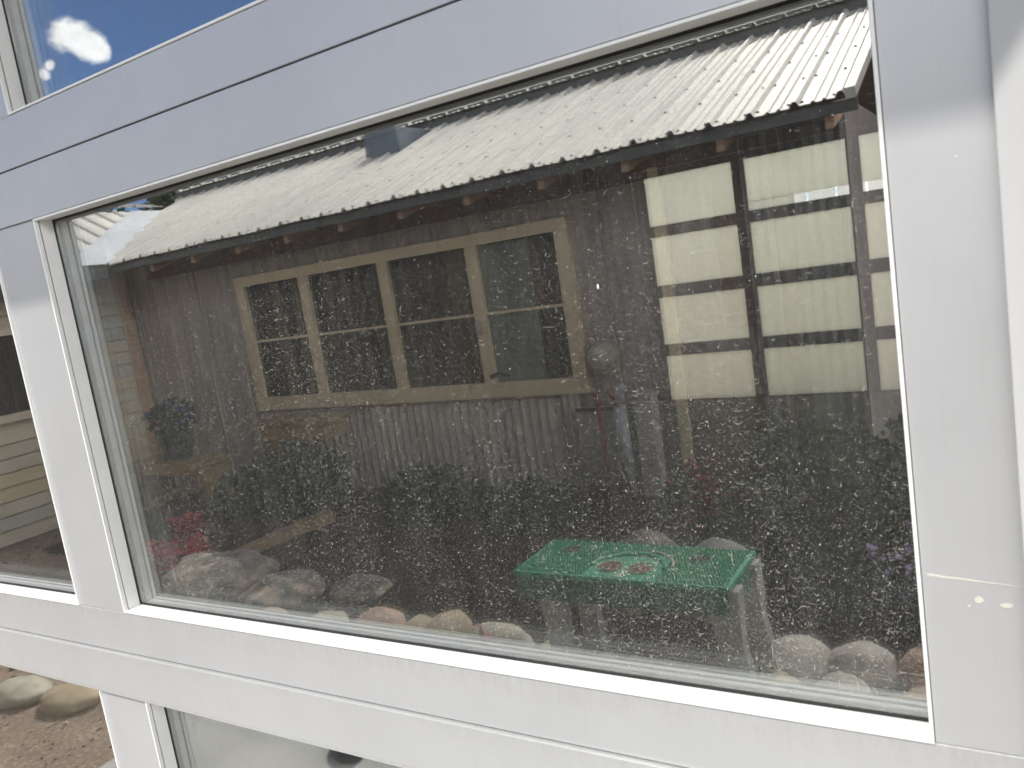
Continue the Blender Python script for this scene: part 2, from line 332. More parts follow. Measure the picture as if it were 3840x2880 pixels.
# ================================================================== THE NEAR DOOR (glazed aluminium sectional door)
SEC = .5635; Z_SEAM = EYE + .1875; PITCH = .93; N_COL = 4
door = empty('glazed_sectional_door', (-1.86, .52, 0), 'white aluminium sectional door with wide dusty glass panes, filling the foreground', 'door')
XR, XL = -.0006, -.8915 - PITCH*3 - .055
open_x = [(-.8915 - PITCH*k, -.0535 - PITCH*k) for k in range(N_COL)]
FY0, FY1 = .500, .548
rev = MB
for k in range(-3, 1):                    # k = 0: the section with the big pane, negative ones below, and one above
    pass
for k in (1, 0, -1, -2):
    z0 = Z_SEAM + SEC*(k-1) ; z1 = z0 + SEC
    if k == -2: z0 = 0.006 if z0 < .006 else z0
    oz0, oz1 = z0 + .0525, z1 - .0565
    b = MB(); b.box(XL, XR, FY0, FY1, z0 + .0009, oz0); b.build('bottom_rail', M_frame, door, .0007)
    b = MB(); b.box(XL, XR, FY0 - (.0014 if k == 0 else .0045), FY1, oz1, z1 - (.0012 if k == 0 else .0005)); b.build('top_rail', M_frame, door, .0004)
    # end stiles and mullions, a hair behind the rails
    xs = [(open_x[0][1], XR)] + [(open_x[i+1][1], open_x[i][0]) for i in range(N_COL-1)] + [(XL, open_x[-1][0])]
    for j, (a, c) in enumerate(xs):
        b = MB(); b.box(a, c, FY0 + .0011, FY1 - .001, oz0 + .0003, oz1 - .0003); b.build('end_stile' if j in (0, N_COL) else 'mullion', M_frame, door, .0006)
    for i, (a, c) in enumerate(open_x):
        # glazing bead: stepped ring standing in the opening, its lip slightly proud
        def ring(y0, y1, o, w):
            q = MB()
            q.box(a+o, a+o+w, y0, y1, oz0+o, oz1-o); q.box(c-o-w, c-o, y0, y1, oz0+o, oz1-o)
            q.box(a+o+w, c-o-w, y0, y1, oz0+o, oz0+o+w); q.box(a+o+w, c-o-w, y0, y1, oz1-o-w, oz1-o)
            return q
        g = MB()
        for (y0, y1, o, w) in ((.4986, .5032, .0004, .0022), (.5050, .5198, .0006, .0014)):
            r = ring(y0, y1, o, w); 
            g.v_off = len(g.v); base = len(g.v); g.v += r.v; g.f += [[base+i for i in f] for f in r.f]; g.m += r.m; g.smooth += r.smooth
        bead = g.build('glazing_bead', M_lip, door, .0004)
        ga = ring(.5190, .5199, .0020, .0022).build('gasket', M_gasket, door)
        pane = MB().box(a+.001, c-.001, .5200, .5230, oz0+.001, oz1-.001).build('glass_pane', M_glass_out, door)
        MB().box(a+.001, c-.001, .5350, .5380, oz0+.001, oz1-.001).build('inner_sheet', M_glass_in, pane)
        sp = MB(); sp = ring(.5232, .5348, .0012, .0035)
        sp.build('spacer', M_spacer, pane)
        ib = ring(.5382, .5478, .0012, .0035).build('inner_bead', M_frame, door, .0006)

# dust: dried rain curls and specks on the outside of the panes that catch the sun
def dust_mesh(a, c, z0, z1, n_curl, n_speck, seed):
    rnd = random.Random(seed); b = MB(); y = .5196
    def dens(z, x):                       # thicker low on the pane and in patches
        t = (z - z0)/(z1 - z0); p = noise.noise(Vector((x*6, z*4.5, seed))) + .6*noise.noise(Vector((x*24, z*9, seed+5)))
        return max(0.02, min(1, (1.08 - t*1.02) * (0.58 + p*.95)))
    made = 0
    while made < n_curl:
        x = rnd.uniform(a, c); z = rnd.uniform(z0, z1)
        if rnd.random() > dens(z, x): continue
        made += 1
        L = (.0012 + .0038*rnd.random()**1.9) * (1 if rnd.random() < .95 else 2.0); n = rnd.choice((5, 6, 7, 8)); w = .000028 + .000065*rnd.random()**2
        kind = rnd.random(); pts = []
        if kind < .45:                    # cup-shaped tide mark of a drop
            r = L*.42; a0 = math.pi + rnd.uniform(-.3, .6); a1 = 2*math.pi - rnd.uniform(-.3, .8); sq = rnd.uniform(.4, 1.0)
            for i in range(n): t = a0 + (a1-a0)*i/(n-1); pts.append((x + r*math.cos(t)*rnd.uniform(.85, 1.15), z + r*sq*math.sin(t)*rnd.uniform(.8, 1.2)))
        elif kind < .85:                  # wavy crawl
            ang = rnd.gauss(0, .5); px, pz = x, z
            for i in range(n):
                pts.append((px, pz)); ang += rnd.gauss(0, .75); ang *= .75; px += math.cos(ang)*L/n*1.25; pz += math.sin(ang)*L/n*1.25
        else:                             # short run straight down
            for i in range(n): pts.append((x + rnd.gauss(0, .0002), z - L*1.1*i/(n-1)))
        vs = []
        for i, (px, pz) in enumerate(pts):
            q = pts[min(i+1, n-1)]; r_ = pts[max(i-1, 0)]; dx, dz = q[0]-r_[0], q[1]-r_[1]; l = math.hypot(dx, dz) or 1
            ww = w * (.35 + math.sin(math.pi*(i+.5)/n)) * rnd.uniform(.6, 1.3); nx, nz_ = -dz/l*ww, dx/l*ww
            vs += [(px-nx, y, pz-nz_), (px+nx, y, pz+nz_)]
        b.add(vs, [(2*i, 2*i+1, 2*i+3, 2*i+2) for i in range(n-1)])
    made = 0
    while made < n_speck:
        x = rnd.uniform(a, c); z = rnd.uniform(z0, z1)
        if rnd.random() > dens(z, x): continue
        made += 1; r = rnd.uniform(.00008, .00020) if rnd.random() < .985 else rnd.uniform(.0003, .0005)
        k = 4; ph = rnd.random()*3
        b.add([(x + r*math.cos(ph+6.283*i/k), y, z + r*math.sin(ph+6.283*i/k)*rnd.uniform(.7, 1.6)) for i in range(k)], [tuple(range(k))])
    return b
panes = [o for o in door.children if o.name.startswith('glass_pane')]
for o in panes:
    v = [Vector(c) for c in o.bound_box]; x0 = min(p.x for p in v); x1 = max(p.x for p in v); z0 = min(p.z for p in v); z1 = max(p.z for p in v)
    if x0 < -2.2 or z1 < .5: continue
    main = x0 > -1 and z0 > EYE-.4 and z1 < EYE+.2
    nc, ns = (5800, 80000) if main else ((500, 1600) if z0 > EYE-.4 else (60, 6000))
    if z0 > EYE: nc, ns = 10, 150
    if not main and x1 < -.9 and z0 < EYE: nc, ns = 30, 300
    d = dust_mesh(x0+.004, x1-.004, z0+.003, z1-.003, nc, ns, int(x0*100)+int(z0*10)).build('dust', M_dust, o, recalc=False)
    d['kind'] = 'stuff'

# ================================================================== THE GROUND
b = MB(); b.add([(-150,-150,0),(150,-150,0),(150,150,0),(-150,150,0)], [(0,1,2,3)]); b.build('ground', M_ground); tag(bpy.data.objects['ground'], kind='structure')
b = MB(yard=True); b.box(-2.77, 3.0, .35, 2.16, -.08, .022); tag(b.build('concrete_path', M_slab, bevel=.008), kind='structure')
b = MB(yard=True); gx, gy = 110, 26                                   # slightly raised planting bed
def bed_z(x, y):
    e = min((x+6.3)/.5, (y-2.22-.62*max(0, min(1, (-3.1-x)/.5)))/.16, (3.0-x)/.5, (4.395-y)/.02); e = max(0, min(1, e)); return -.02 + .085*e*e*(3-2*e) + .012*e*noise.noise(Vector((x*5, y*5, 0)))
b.add([(-6.4+9.45*i/gx, 2.2+2.198*j/gy, bed_z(-6.4+9.45*i/gx, 2.2+2.198*j/gy)) for i in range(gx+1) for j in range(gy+1)], [(i*(gy+1)+j, (i+1)*(gy+1)+j, (i+1)*(gy+1)+j+1, i*(gy+1)+j+1) for i in range(gx) for j in range(gy)], True)
tag(b.build('planting_bed', M_mulch), kind='structure')

# ================================================================== OUR BUILDING (the one the door is in)
gb = empty('garage_building', (-1.9, .55, 0), 'pale building whose wall and eave hold the wide glazed door', 'building')
DTOP = Z_SEAM + SEC
w = MB(); w.box(XL-3.2, XL-.012, .50, .70, 0, 2.78); w.box(.07, 2.6, .50, .70, 0, 2.78); w.box(XL-.012, .07, .50, .70, DTOP+.03, 2.78)
w.build('front_wall', M_stucco, gb)
j = MB(); j.prism([(-.0015,.4935),(.06,.432),(.069,.432),(.069,.56),(.0008,.56),(.0008,.4952),(-.0015,.4952)], lambda p,q,t: (p,q,t), 0.0, DTOP+.03); j.build('jamb_trim', M_trim, gb, .0012)
j = MB(); j.prism([(XL-.0004,.5005),(XL-.06,.44),(XL-.069,.44),(XL-.069,.56),(XL-.0006,.56)], lambda p,q,t: (p,q,t), 0.0, DTOP+.03); j.build('jamb_trim', M_trim, gb, .0012)
# the eave: its lower edge throws the shadow line that crosses the frame
TAN = SUN.z / -SUN.y; ez = 2.62; ey = .50 - (ez - (EYE + .0435)) / TAN
e = MB(); e.prism([(ey, ez), (ey, ez+.16), (.70, ez+.16), (.70, ez+.10), (ey+.03, ez+.0)], lambda p,q,t: (t,p,q), XL-3.4, 2.8); e.build('eave', M_fascia, gb)
FD = 7.30
r = MB(); r.prism([(ey-.02, ez+.165), (FD+.2, ez+.42), (FD+.2, ez+.46), (ey-.02, ez+.20)], lambda p,q,t: (t,p,q), XL-3.4, 2.8); r.build('roof', M_roof, gb)
IL, IR = -7.0, 2.4
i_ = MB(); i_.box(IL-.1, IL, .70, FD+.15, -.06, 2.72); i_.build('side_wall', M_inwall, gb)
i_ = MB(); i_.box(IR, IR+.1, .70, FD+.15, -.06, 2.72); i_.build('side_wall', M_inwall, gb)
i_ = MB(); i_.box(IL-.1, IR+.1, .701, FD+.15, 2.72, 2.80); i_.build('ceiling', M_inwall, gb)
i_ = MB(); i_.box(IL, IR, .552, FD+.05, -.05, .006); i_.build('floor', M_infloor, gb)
FX0, FX1 = -.405*FD, .125*FD; FZT = EYE + .0955*FD
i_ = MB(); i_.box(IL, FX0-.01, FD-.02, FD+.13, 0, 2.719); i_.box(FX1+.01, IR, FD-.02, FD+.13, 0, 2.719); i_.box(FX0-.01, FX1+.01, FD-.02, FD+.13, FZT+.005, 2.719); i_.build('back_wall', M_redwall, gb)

M_hinge = simple("galvanised_hinge", (.75,.76,.76), (.6,.61,.61), 30, .5)
# the far door: same kind, with frosted panels, seen from inside and back-lit
fd = empty('frosted_sectional_door', (-1.0, FD, 0), 'dark-framed door of frosted panels glowing with daylight at the far side of the room', 'door')
cols = [(-.3895,-.277),(-.262,-.1475),(-.1335,-.020),(-.006,.108)]; rows = [(.0250,.0865),(-.0515,.0110),(-.1290,-.0670),(-.2058,-.1440)]
cx = [(a*FD, c*FD) for a, c in cols]; rz = [(EYE+a*FD, EYE+c*FD) for a, c in rows]
xs = [(FX0, cx[0][0])] + [(cx[i][1], cx[i+1][0]) for i in range(3)] + [(cx[3][1], FX1)]
zs = [(rz[0][1], FZT)] + [(rz[i+1][1], rz[i][0]) for i in range(3)]
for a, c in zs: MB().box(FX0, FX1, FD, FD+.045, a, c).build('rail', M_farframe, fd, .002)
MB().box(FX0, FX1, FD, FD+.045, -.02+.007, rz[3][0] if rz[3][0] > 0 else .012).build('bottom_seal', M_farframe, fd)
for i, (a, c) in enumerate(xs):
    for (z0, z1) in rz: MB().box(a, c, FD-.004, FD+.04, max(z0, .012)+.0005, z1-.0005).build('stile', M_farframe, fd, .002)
for i, (a, c) in enumerate(cx):
    for k, (z0, z1) in enumerate(rz):
        fp = MB(); zc = z0 + .0105*FD; xc_ = a + .47*(c-a) if i == 1 else a
        if k == 0 and i in (1, 2): fp.box(a, c, FD+.018, FD+.026, zc, z1); (fp.box(a, xc_, FD+.018, FD+.026, z0, zc) if i == 1 else None)
        else: fp.box(a, c, FD+.018, FD+.026, max(z0, .012), z1)
        fp.build('frosted_panel', M_frost, fd)
for i in (1, 2, 3):
    xm = (xs[i][0]+xs[i][1])/2 if i > 1 else (xs[i][0]+xs[i][1])/2
    if i == 1: continue
    for (a, c) in zs[1:]:
        zm = (a+c)/2; h = MB()
        for s in (1, -1):
            h.prism([(-.036, .004*s), (.036, .004*s), (.036, .03*s), (.012, .075*s), (-.012, .075*s), (-.036, .03*s)], lambda p,q,t: (xm+p, t, zm+q), FD-.012, FD-.0045)
        h.tube([(xm-.045, FD-.012, zm), (xm+.045, FD-.012, zm)], .007)
        h.build('hinge', M_hinge, fd)
# beyond the far door: pale fence and apron, added to bounce sunlight into its panels
f = empty('bounce_fence', (-1, 9.98, 0), 'pale board fence added behind the building to bounce sunlight into the far door', 'fence')
for k in range(46):
    x = -8 + k*.32; MB().box(x, x+.30, 9.98, 10.0, .03, 1.95).build('board', M_white, f) if k < 1 else None
src = f.children[0]
for k in range(1, 46):
    o = src.copy(); COL.objects.link(o); o.location.x += k*.32
b = MB(); b.box(-12, 8, FD+.16, 13.4, -.06, .03); tag(b.build('bounce_apron', simple("pale_concrete", (.86,.82,.71), (.80,.76,.66), 2, .9)), kind='structure')  # pale slab added to throw sunlight up at the frosted panels

# ================================================================== THE HOUSE ACROSS THE YARD (seen in the glass)
hs = empty('yard_house', yard(-4, 4.6, 0), 'long low house with ribbed metal roof across the yard, mirrored in the big pane', 'house')
YE, ZE, PIT = 4.0, EYE+.528, .40           # eave depth, eave height, pitch
YW = 4.40
XRK, XCR = -.56, -6.24                     # right rake, inner corner
def roof_z(y): return ZE + (y-YE)*PIT
YT = 5.92
prof = []                                   # (x offset in one module, height)
MOD = .2
def rib_profile(x_from, x_to, first=0):
    pts = []; x = x_from
    one = [(0,0),(.012,.0),(.026,.024),(.044,.024),(.058,0),(.092,0),(.099,.009),(.107,.009),(.114,0),(.142,0),(.149,.009),(.157,.009),(.164,0)]
    n = int(abs(x_to-x_from)/MOD)+1
    for k in range(n):
        for dx, h in one:
            xx = x_from - (k*MOD + dx)
            if xx < x_to: return pts + [(x_to, 0)]
            pts.append((xx, h))
    return pts
def sheet(mb, pts, fa, fb):
    """ribbed sheet, thickness 3 mm; fa/fb give the two ends of the rib line for x"""
    vs = []
    for x, h in pts:
        A, B = fa(x), fb(x)
        for P in (A, B):
            vs.append((P[0], P[1], P[2]+h)); vs.append((P[0], P[1], P[2]+h-.003))
    fs = []
    for i in range(len(pts)-1):
        a = 4*i; c = a+4
        fs += [(a, c, c+2, a+2), (a+1, a+3, c+3, c+1), (a, a+1, c+1, c), (a+2, c+2, c+3, a+3)]
    fs += [(0, 2, 3, 1)]; e = 4*(len(pts)-1); fs += [(e, e+1, e+3, e+2)]
    mb.add(vs, fs)
XEND = -7.75
rf = MB(yard=True)
pts = rib_profile(XRK, XEND)
def y_start(x): return YE if x > XCR else YE + min(XCR - x, 1.16)*1.25 + max(0, XCR-1.16-x)*1.9
rng = random.Random(3); jit = {}
def fa(x):
    y = y_start(x) + .012*math.sin(x*7.3); return (x, y, roof_z(y))
sheet(rf, pts, fa, lambda x: (x, YT, roof_z(YT)))
rf.mi = 1
for k in range(int((XRK-XEND)/MOD)):
    for s in range(6):
        y = YE + .05 + s*.42
        for off in (.006, .066):
            x = XRK - k*MOD - off
            if y < y_start(x)+.03 or (k % 1): continue
            if s and (k*6+s) % 1: continue
            z = roof_z(y)+.001; r = .0068
            rf.add([(x+r*math.cos(t*1.0472), y+r*math.sin(t*1.0472), z+d) for d in (0, .005) for t in range(6)], [(5,4,3,2,1,0),(6,7,8,9,10,11)] + [(t,(t+1)%6,6+(t+1)%6,6+t) for t in range(6)])
main_roof = rf.build('roof', [M_roof, M_screw], hs)
# rake trim at the right end
t_ = MB(yard=True); t_.beam((XRK+.012, YE-.02, ZE+.006), (XRK+.012, YT, roof_z(YT)+.006), .045, .05); t_.build('rake_trim', M_roof, main_roof)
# fascia, rafters, soffit
b = MB(yard=True); b.box(XCR-.02, XRK+.03, YE+.035, YE+.065, ZE-.064, ZE-.012); b.build('fascia', M_fascia, hs)
b = MB(yard=True); b.prism([(YE+.07, roof_z(YE+.07)-.03), (YW-.002, roof_z(YW)-.03), (YW-.002, roof_z(YW)-.012), (YE+.07, roof_z(YE+.07)-.012)], lambda p,q,t: (t,p,q), XCR-.02, XRK); b.build('soffit', M_redwall, hs)
for k in range(11):
    x = -.66 - k*.512
    b = MB(yard=True); b.prism([(YE+.08, roof_z(YE+.08)-.031), (YE+.08, roof_z(YE+.08)-.150), (YW-.047, roof_z(YW)-.20), (YW-.047, roof_z(YW)-.031)], lambda p,q,t: (t,p,q), x-.02, x+.02); b.build('rafter_tail', M_rafter, hs)
b = MB(yard=True); b.box(XCR-.02, -.76, YW-.045, YW-.019, 1.872, roof_z(YW)-.035); b.build('frieze_board', M_redwall, hs)
# upper roof tier above a short dark wall
b = MB(yard=True); b.box(-7.70, XRK+.02, YT, YT+.06, roof_z(YT)-.12, roof_z(YT)+.10); b.build('upper_wall', M_fascia, hs)
up = MB(yard=True); ZU = EYE + .2318*5.86
sheet(up, rib_profile(XRK+.02, -7.6), lambda x: (x, 5.86+.01*math.sin(x*9), ZU), lambda x: (x, 9.2, ZU+3.34*.24)); uo = up.build('upper_roof', M_roof, hs)
b = MB(yard=True); b.box(-7.58, XRK+.01, 5.90, 5.918, ZU-.075, ZU-.008); b.build('upper_fascia', M_fascia, hs)
# roof vent box
b = MB(yard=True); b.prism([(-4.44,2.52),(-4.06,2.52),(-4.09,2.76),(-4.41,2.76)], lambda p,q,t: (p,t,q), 5.30, 5.86); b.mi = 0; b.build('vent_box', simple("vent_steel", (.20,.24,.27), (.14,.17,.19), 6, .5, .3), hs, .006)
# walls
XWW = -6.62                                # face of the wing wall
b = MB(yard=True); b.box(XWW, -.75, YW, YW+.12, 0, roof_z(YW)-.02); b.box(-.87, -.75, YW+.12, 8.5, 0, roof_z(YW))
bt = b; x = -.80
while x > XWW+.05:
    if not (-5.25 < x < -2.15): bt.box(x-.02, x+.02, YW-.018, YW-.0005, .02, roof_z(YW)-.155)
    else: bt.box(x-.02, x+.02, YW-.018, YW-.0005, 1.80, roof_z(YW)-.155)
    x -= .41
wall = b.build('wall', M_board, hs)
# end beyond the rake
b = MB(yard=True); b.box(-.75, -.70, YW-.05, YW+.15, 0, roof_z(YW)-.02); b.build('corner_post', M_redwall, hs)
# corrugated cladding: below the windows, and on the bay right of them
def corr(mb, x0, x1, z0, z1, y, pitch=.068, h=.013):
    n = int((x0-x1)/pitch*4); vs = []
    for i in range(n+1):
        x = x0 - i*pitch/4; yy = y - h - h*math.sin(i*math.pi/2)
        vs += [(x, yy, z0), (x, yy, z1), (x, y-.0005, z0), (x, y-.0005, z1)]
    fs = []
    for i in range(n):
        a = 4*i; c = a+4; fs += [(a, a+1, c+1, c), (a+1, a+3, c+3, c+1), (a, c, c+2, a+2)]
    fs += [(0, 2, 3, 1), (4*n, 4*n+1, 4*n+3, 4*n+2)]
    mb.add(vs, fs)
c_ = MB(yard=True); corr(c_, -2.44, -5.22, .01, .655, YW-.001); c_.build('corrugated_cladding', M_corr, hs)
M_corrd = simple('dull_corrugated_steel', (.20,.20,.19), (.14,.14,.135), 3, .55, .3)
c_ = MB(yard=True); corr(c_, -.64, -.95, .01, 1.98, YW-.07, .06, .012); corr(c_, -1.02, -1.15, .01, 1.98, YW-.07, .06, .012); c_.build('corrugated_cladding', M_corrd, hs)
c_ = MB(yard=True);  corr(c_, -2.30, -2.42, .01, .70, YW-.02, .05, .01); c_.build('corrugated_cladding', M_corr, hs)
b = MB(yard=True); b.box(-.955, -.63, YW-.069, YW-.001, 0, 1.99); b.box(-1.155, -1.015, YW-.069, YW-.001, 0, 1.99); b.build('bay_frame', M_board, hs)
b = MB(yard=True); b.box(-1.33, -1.16, YW-.03, YW-.0005, 1.0, 1.85); b.build('red_panel', M_redwall, hs)
b = MB(yard=True); b.box(-1.60, -1.16, YW-.03, YW-.0005, .15, .62); b.build('red_panel', M_redwall, hs)
b = MB(yard=True); b.box(-1.67, -1.61, YW-.05, YW-.0005, 0, 1.93); b.build('trim_board', M_cream, hs)
# window group
WX = [-5.19, -4.45, -3.675, -2.925, -2.215]; WZ0, WZ1 = .685, 1.755
for i in range(4):
    a, c = WX[i], WX[i+1]; wf = MB(yard=True); y0, y1 = YW-.045, YW-.0005
    l = .095 if i == 0 else .045; r_ = .095 if i == 3 else .045
    wf.box(a-(0 if i else .0), a+l, y0, y1, WZ0+.10, WZ1-.075); wf.box(c-r_, c, y0, y1, WZ0+.10, WZ1-.075)
    wf.box(a, c, y0-.004, y1, WZ1-.075, WZ1); wf.box(a, c, y0-.012, y1, WZ0, WZ0+.10)
    w_ = wf.build('window', M_cream, hs, .003)
    MB(yard=True).box(a+l, c-r_, YW-.012, YW-.004, WZ0+.10, WZ1-.075).build('pane', M_darkwin, w_)
    MB(yard=True).box(a+l, c-r_, YW-.030, YW-.0125, 1.228, 1.245).build('meeting_rail', M_cream, w_)
    if i < 3:
        rr = random.Random(i)
        for q in range(3):
            cu = MB(yard=True); xx = a+l+.06+rr.random()*.5; cu.box(xx, xx+.03+.05*rr.random(), YW-.0145-.001*q, YW-.0125, WZ0+.11, WZ1-.08); cu.build('curtain', M_curtain, w_)

    else:
        MB(yard=True).box(a+l+.01, a+l+.37, YW-.0165, YW-.0125, WZ0+.105, 1.226).build('blind', M_blind, w_)
        MB(yard=True).box(a+l+.01, a+l+.37, YW-.0165, YW-.0125, 1.247, WZ1-.08).build('blind', M_blind, w_)
        MB(yard=True).box(a+l+.37, a+l+.44, YW-.0165, YW-.0125, 1.247, WZ1-.08).build('curtain', M_curtain, w_)
b = MB(yard=True); b.tube([(-2.90, YW-.06, .83), (-2.84, YW-.085, .845), (-2.74, YW-.085, .835)], .016, 8, .010); b.build('handle', M_blk, w_)
b = MB(yard=True); b.box(-2.955, -2.925, YW-.075, YW-.049, 1.12, 1.20); b.build('latch', M_meter, w_, .004)
# meter, conduits, valves
mt = empty('electric_meter', yard(-2.08, YW-.02, .91), 'round electric meter on the dark wall beside the end window', 'meter')
b = MB(yard=True); b.box(-2.16, -2.0, YW-.05, YW-.0185, .80, 1.0); b.build('backplate', M_board, mt, .004)
b = MB(yard=True); R0 = .078
for (r0, r1, y0, y1) in ((.078,.078,YW-.05,YW-.09),(.070,.066,YW-.09,YW-.15),(.066,.03,YW-.15,YW-.165)):
    n = 24; cxm, czm = -2.08, .91
    b.add([(cxm+r*math.cos(6.2832*i/n), y, czm+r*math.sin(6.2832*i/n)) for r, y in ((r0,y0),(r1,y1)) for i in range(n)], [(i,(i+1)%n,n+(i+1)%n,n+i) for i in range(n)] + [tuple(range(n,2*n)), tuple(reversed(range(n)))])
b.build('glass_dome', M_meterg, mt)
ub = empty('utility_box', yard(-2.2, YW-.05, .3), 'grey steel utility box on the wall under the electric meter', 'utility box')
b = MB(yard=True); b.box(-2.29, -2.02, YW-.12, YW-.034, .12, .60); b.build('case', M_meter, ub, .006)
b = MB(yard=True); b.box(-2.285, -2.025, YW-.128, YW-.1205, .585, .605); b.build('lid_edge', M_blk, ub)
pd = empty('pale_post', yard(-1.83, YW-.2, 0), 'pale grey square post rising in front of the dark wall', 'post')
b = MB(yard=True); b.box(-1.89, -1.775, YW-.16, YW-.06, 0, .66); b.build('shaft', M_postp, pd, .004); b = MB(yard=True); b.box(-1.90, -1.765, YW-.17, YW-.05, .661, .68); b.build('cap', M_postp, pd, .003)
pp = empty('water_pipe', yard(-1.98, YW-.2, 0), 'blue-grey standpipe with red valve handles by the wall', 'pipe')
b = MB(yard=True); b.tube([(-1.975, YW-.15, 0), (-1.975, YW-.15, .62)], .04, 14); b.build('riser', M_pipe, pp)
b = MB(yard=True); b.tube([(-1.975, YW-.15, .621), (-1.975, YW-.15, .70), (-1.93, YW-.15, .74)], .03, 12); b.build('elbow', M_pipe, pp)
b = MB(yard=True); b.tube([(-2.0, YW-.17, .66), (-2.02, YW-.19, .72)], .012, 8); b.build('valve_handle', M_redp, pp)
b = MB(yard=True); b.tube([(-2.115, YW-.15, .62), (-2.12, YW-.16, .70)], .016, 8); b.tube([(-2.112, YW-.15, .0), (-2.115, YW-.15, .62)], .012, 8); b.build('valve_riser', M_redp, pp)

# ---- left wing of the house: lap siding, window, roof falling towards the yard
wn = empty('house_wing', yard(-6.7, 2.6, 0), 'beige lap-sided house wing with a dark window, mirrored at the left edge', 'house')
rlap = random.Random(4); lap = MB(yard=True); lz = .0; LAPH = .108
WY0, WY1, WNZ0, WNZ1 = 2.45, 3.37, .985, 1.585
YF = .9
while lz < 1.98:
    z1 = min(lz+LAPH, 2.0)
    segs = [(YF, YW-.01)] if (z1 < WNZ0-.05 or lz > WNZ1+.05) else [(YF, WY0-.06), (WY1+.06, YW-.01)]
    lap.mi = rlap.choice((0, 0, 1, 2))
    for (a, c) in segs:
        lap.add([(XWW, a, lz+.011), (XWW, c, lz+.011), (XWW+.030, c, lz+.011), (XWW+.030, a, lz+.011), (XWW, a, z1), (XWW, c, z1), (XWW+.012, c, z1), (XWW+.012, a, z1)],
                [(0,1,2,3),(4,7,6,5),(3,2,6,7),(0,4,5,1),(0,3,7,4),(1,5,6,2)])
    lz += LAPH
lap.build('siding', [M_wing, simple('grey_lap_siding', (.52,.48,.41), (.45,.415,.35), 3, .65, stretch=(.5,.5,6)), simple('yellow_lap_siding', (.68,.55,.35), (.58,.47,.30), 3, .65, stretch=(.5,.5,6))], wn)
b = MB(yard=True); b.box(XWW-.12, XWW-.001, YF, YW, 0, 2.1); b.box(XWW-1.9, XWW-.12, YF, YF+.1, 0, 2.1); b.build('wall', M_wing, wn)
w_ = MB(yard=True)
w_.box(XWW, XWW+.05, WY0-.07, WY0, WNZ0-.06, WNZ1+.06); w_.box(XWW, XWW+.05, WY1, WY1+.07, WNZ0-.06, WNZ1+.06); w_.box(XWW, XWW+.052, WY0, WY1, WNZ1, WNZ1+.06); w_.box(XWW, XWW+.054, WY0, WY1, WNZ0-.06, WNZ0)
wo_ = w_.build('window', M_wing, wn); MB(yard=True).box(XWW+.0015, XWW+.006, WY0, WY1, WNZ0, WNZ1).build('pane', M_darkwin, wo_)
b = MB(yard=True); b.box(XWW+.0305, XWW+.055, YW-.14, YW-.05, 0, 1.95); b.build('corner_board', M_rafter, wn)
WP = .50                                    # wing pitch
def wing_z(x): return ZE + (XCR - x)*WP
wr = MB(yard=True); XR2 = XCR-1.22
vs = []; k = 0; y = .75
wpts = []
one = [(0,0),(.012,.0),(.026,.024),(.044,.024),(.058,0),(.099,.009),(.107,.009),(.15,.006),(.157,.0)]
while y < 5.45:
    for d, h in one: wpts.append((y+d, h))
    y += MOD
def x_in(y): return XCR if y < YE-.35 else XCR - (y-(YE-.35))*.80
vs = []; fs = []
for (yy, h) in wpts:
    xa = max(x_in(yy), XR2+.01)
    for X in (xa, XR2): vs += [(X, yy, wing_z(X)+h), (X, yy, wing_z(X)+h-.003)]
for i in range(len(wpts)-1):
    a = 4*i; c = a+4; fs += [(a, a+2, c+2, c), (a+1, c+1, c+3, a+3), (a, c, c+1, a+1), (a+2, a+3, c+3, c+2)]
wr.add(vs, fs); wro = wr.build('roof', M_roof, wn)
vf = MB(yard=True)                           # flat valley sheet
def vz(x): return wing_z(x)
A = [(XCR, YE-.36), (XCR, YE+.02), (XR2, YE+.02+1.22*1.25), (XR2, YE-.36+1.22*1.25)]
vf.add([(x, y, vz(x)+.012) for x, y in A] + [(x, y, vz(x)+.009) for x, y in A], [(0,1,2,3),(7,6,5,4),(0,4,5,1),(1,5,6,2),(2,6,7,3),(3,7,4,0)]); vf.build('valley_flashing', simple("valley_flashing", (.62,.63,.64), (.5,.51,.52), 3, .5, .35), wro)
b = MB(yard=True); b.add([(XR2, .75, wing_z(XR2)), (XR2, 6.2, wing_z(XR2)), (XR2-1.5, 6.2, wing_z(XR2)-.7), (XR2-1.5, .75, wing_z(XR2)-.7)] + [(XR2, .75, wing_z(XR2)-.02), (XR2, 6.2, wing_z(XR2)-.02), (XR2-1.5, 6.2, wing_z(XR2)-.72), (XR2-1.5, .75, wing_z(XR2)-.72)], [(0,1,2,3),(7,6,5,4),(0,4,5,1),(1,5,6,2),(2,6,7,3),(3,7,4,0)]); b.build('roof', M_roof, wn)
b = MB(yard=True); b.box(XCR-.05, XCR-.02, .76, YE+.03, ZE-.11, ZE-.01); b.build('fascia', M_fascia, wn)
# dark barn that closes the view on the right
bn = empty('dark_barn', yard(1.6, 9, 0), 'dark brown barn behind the right end of the house', 'barn')
b = MB(yard=True); b.box(-1.15, 7, 8.2, 12, 0, 3.55); b.build('wall', M_redwall, bn)
b = MB(yard=True); b.prism([(8.0, 3.55), (10.1, 4.6), (12.2, 3.55), (12.2, 3.61), (10.1, 4.67), (8.0, 3.61)], lambda p,q,t: (t,p,q), -.65, 7.2); b.build('roof', M_fascia, bn)

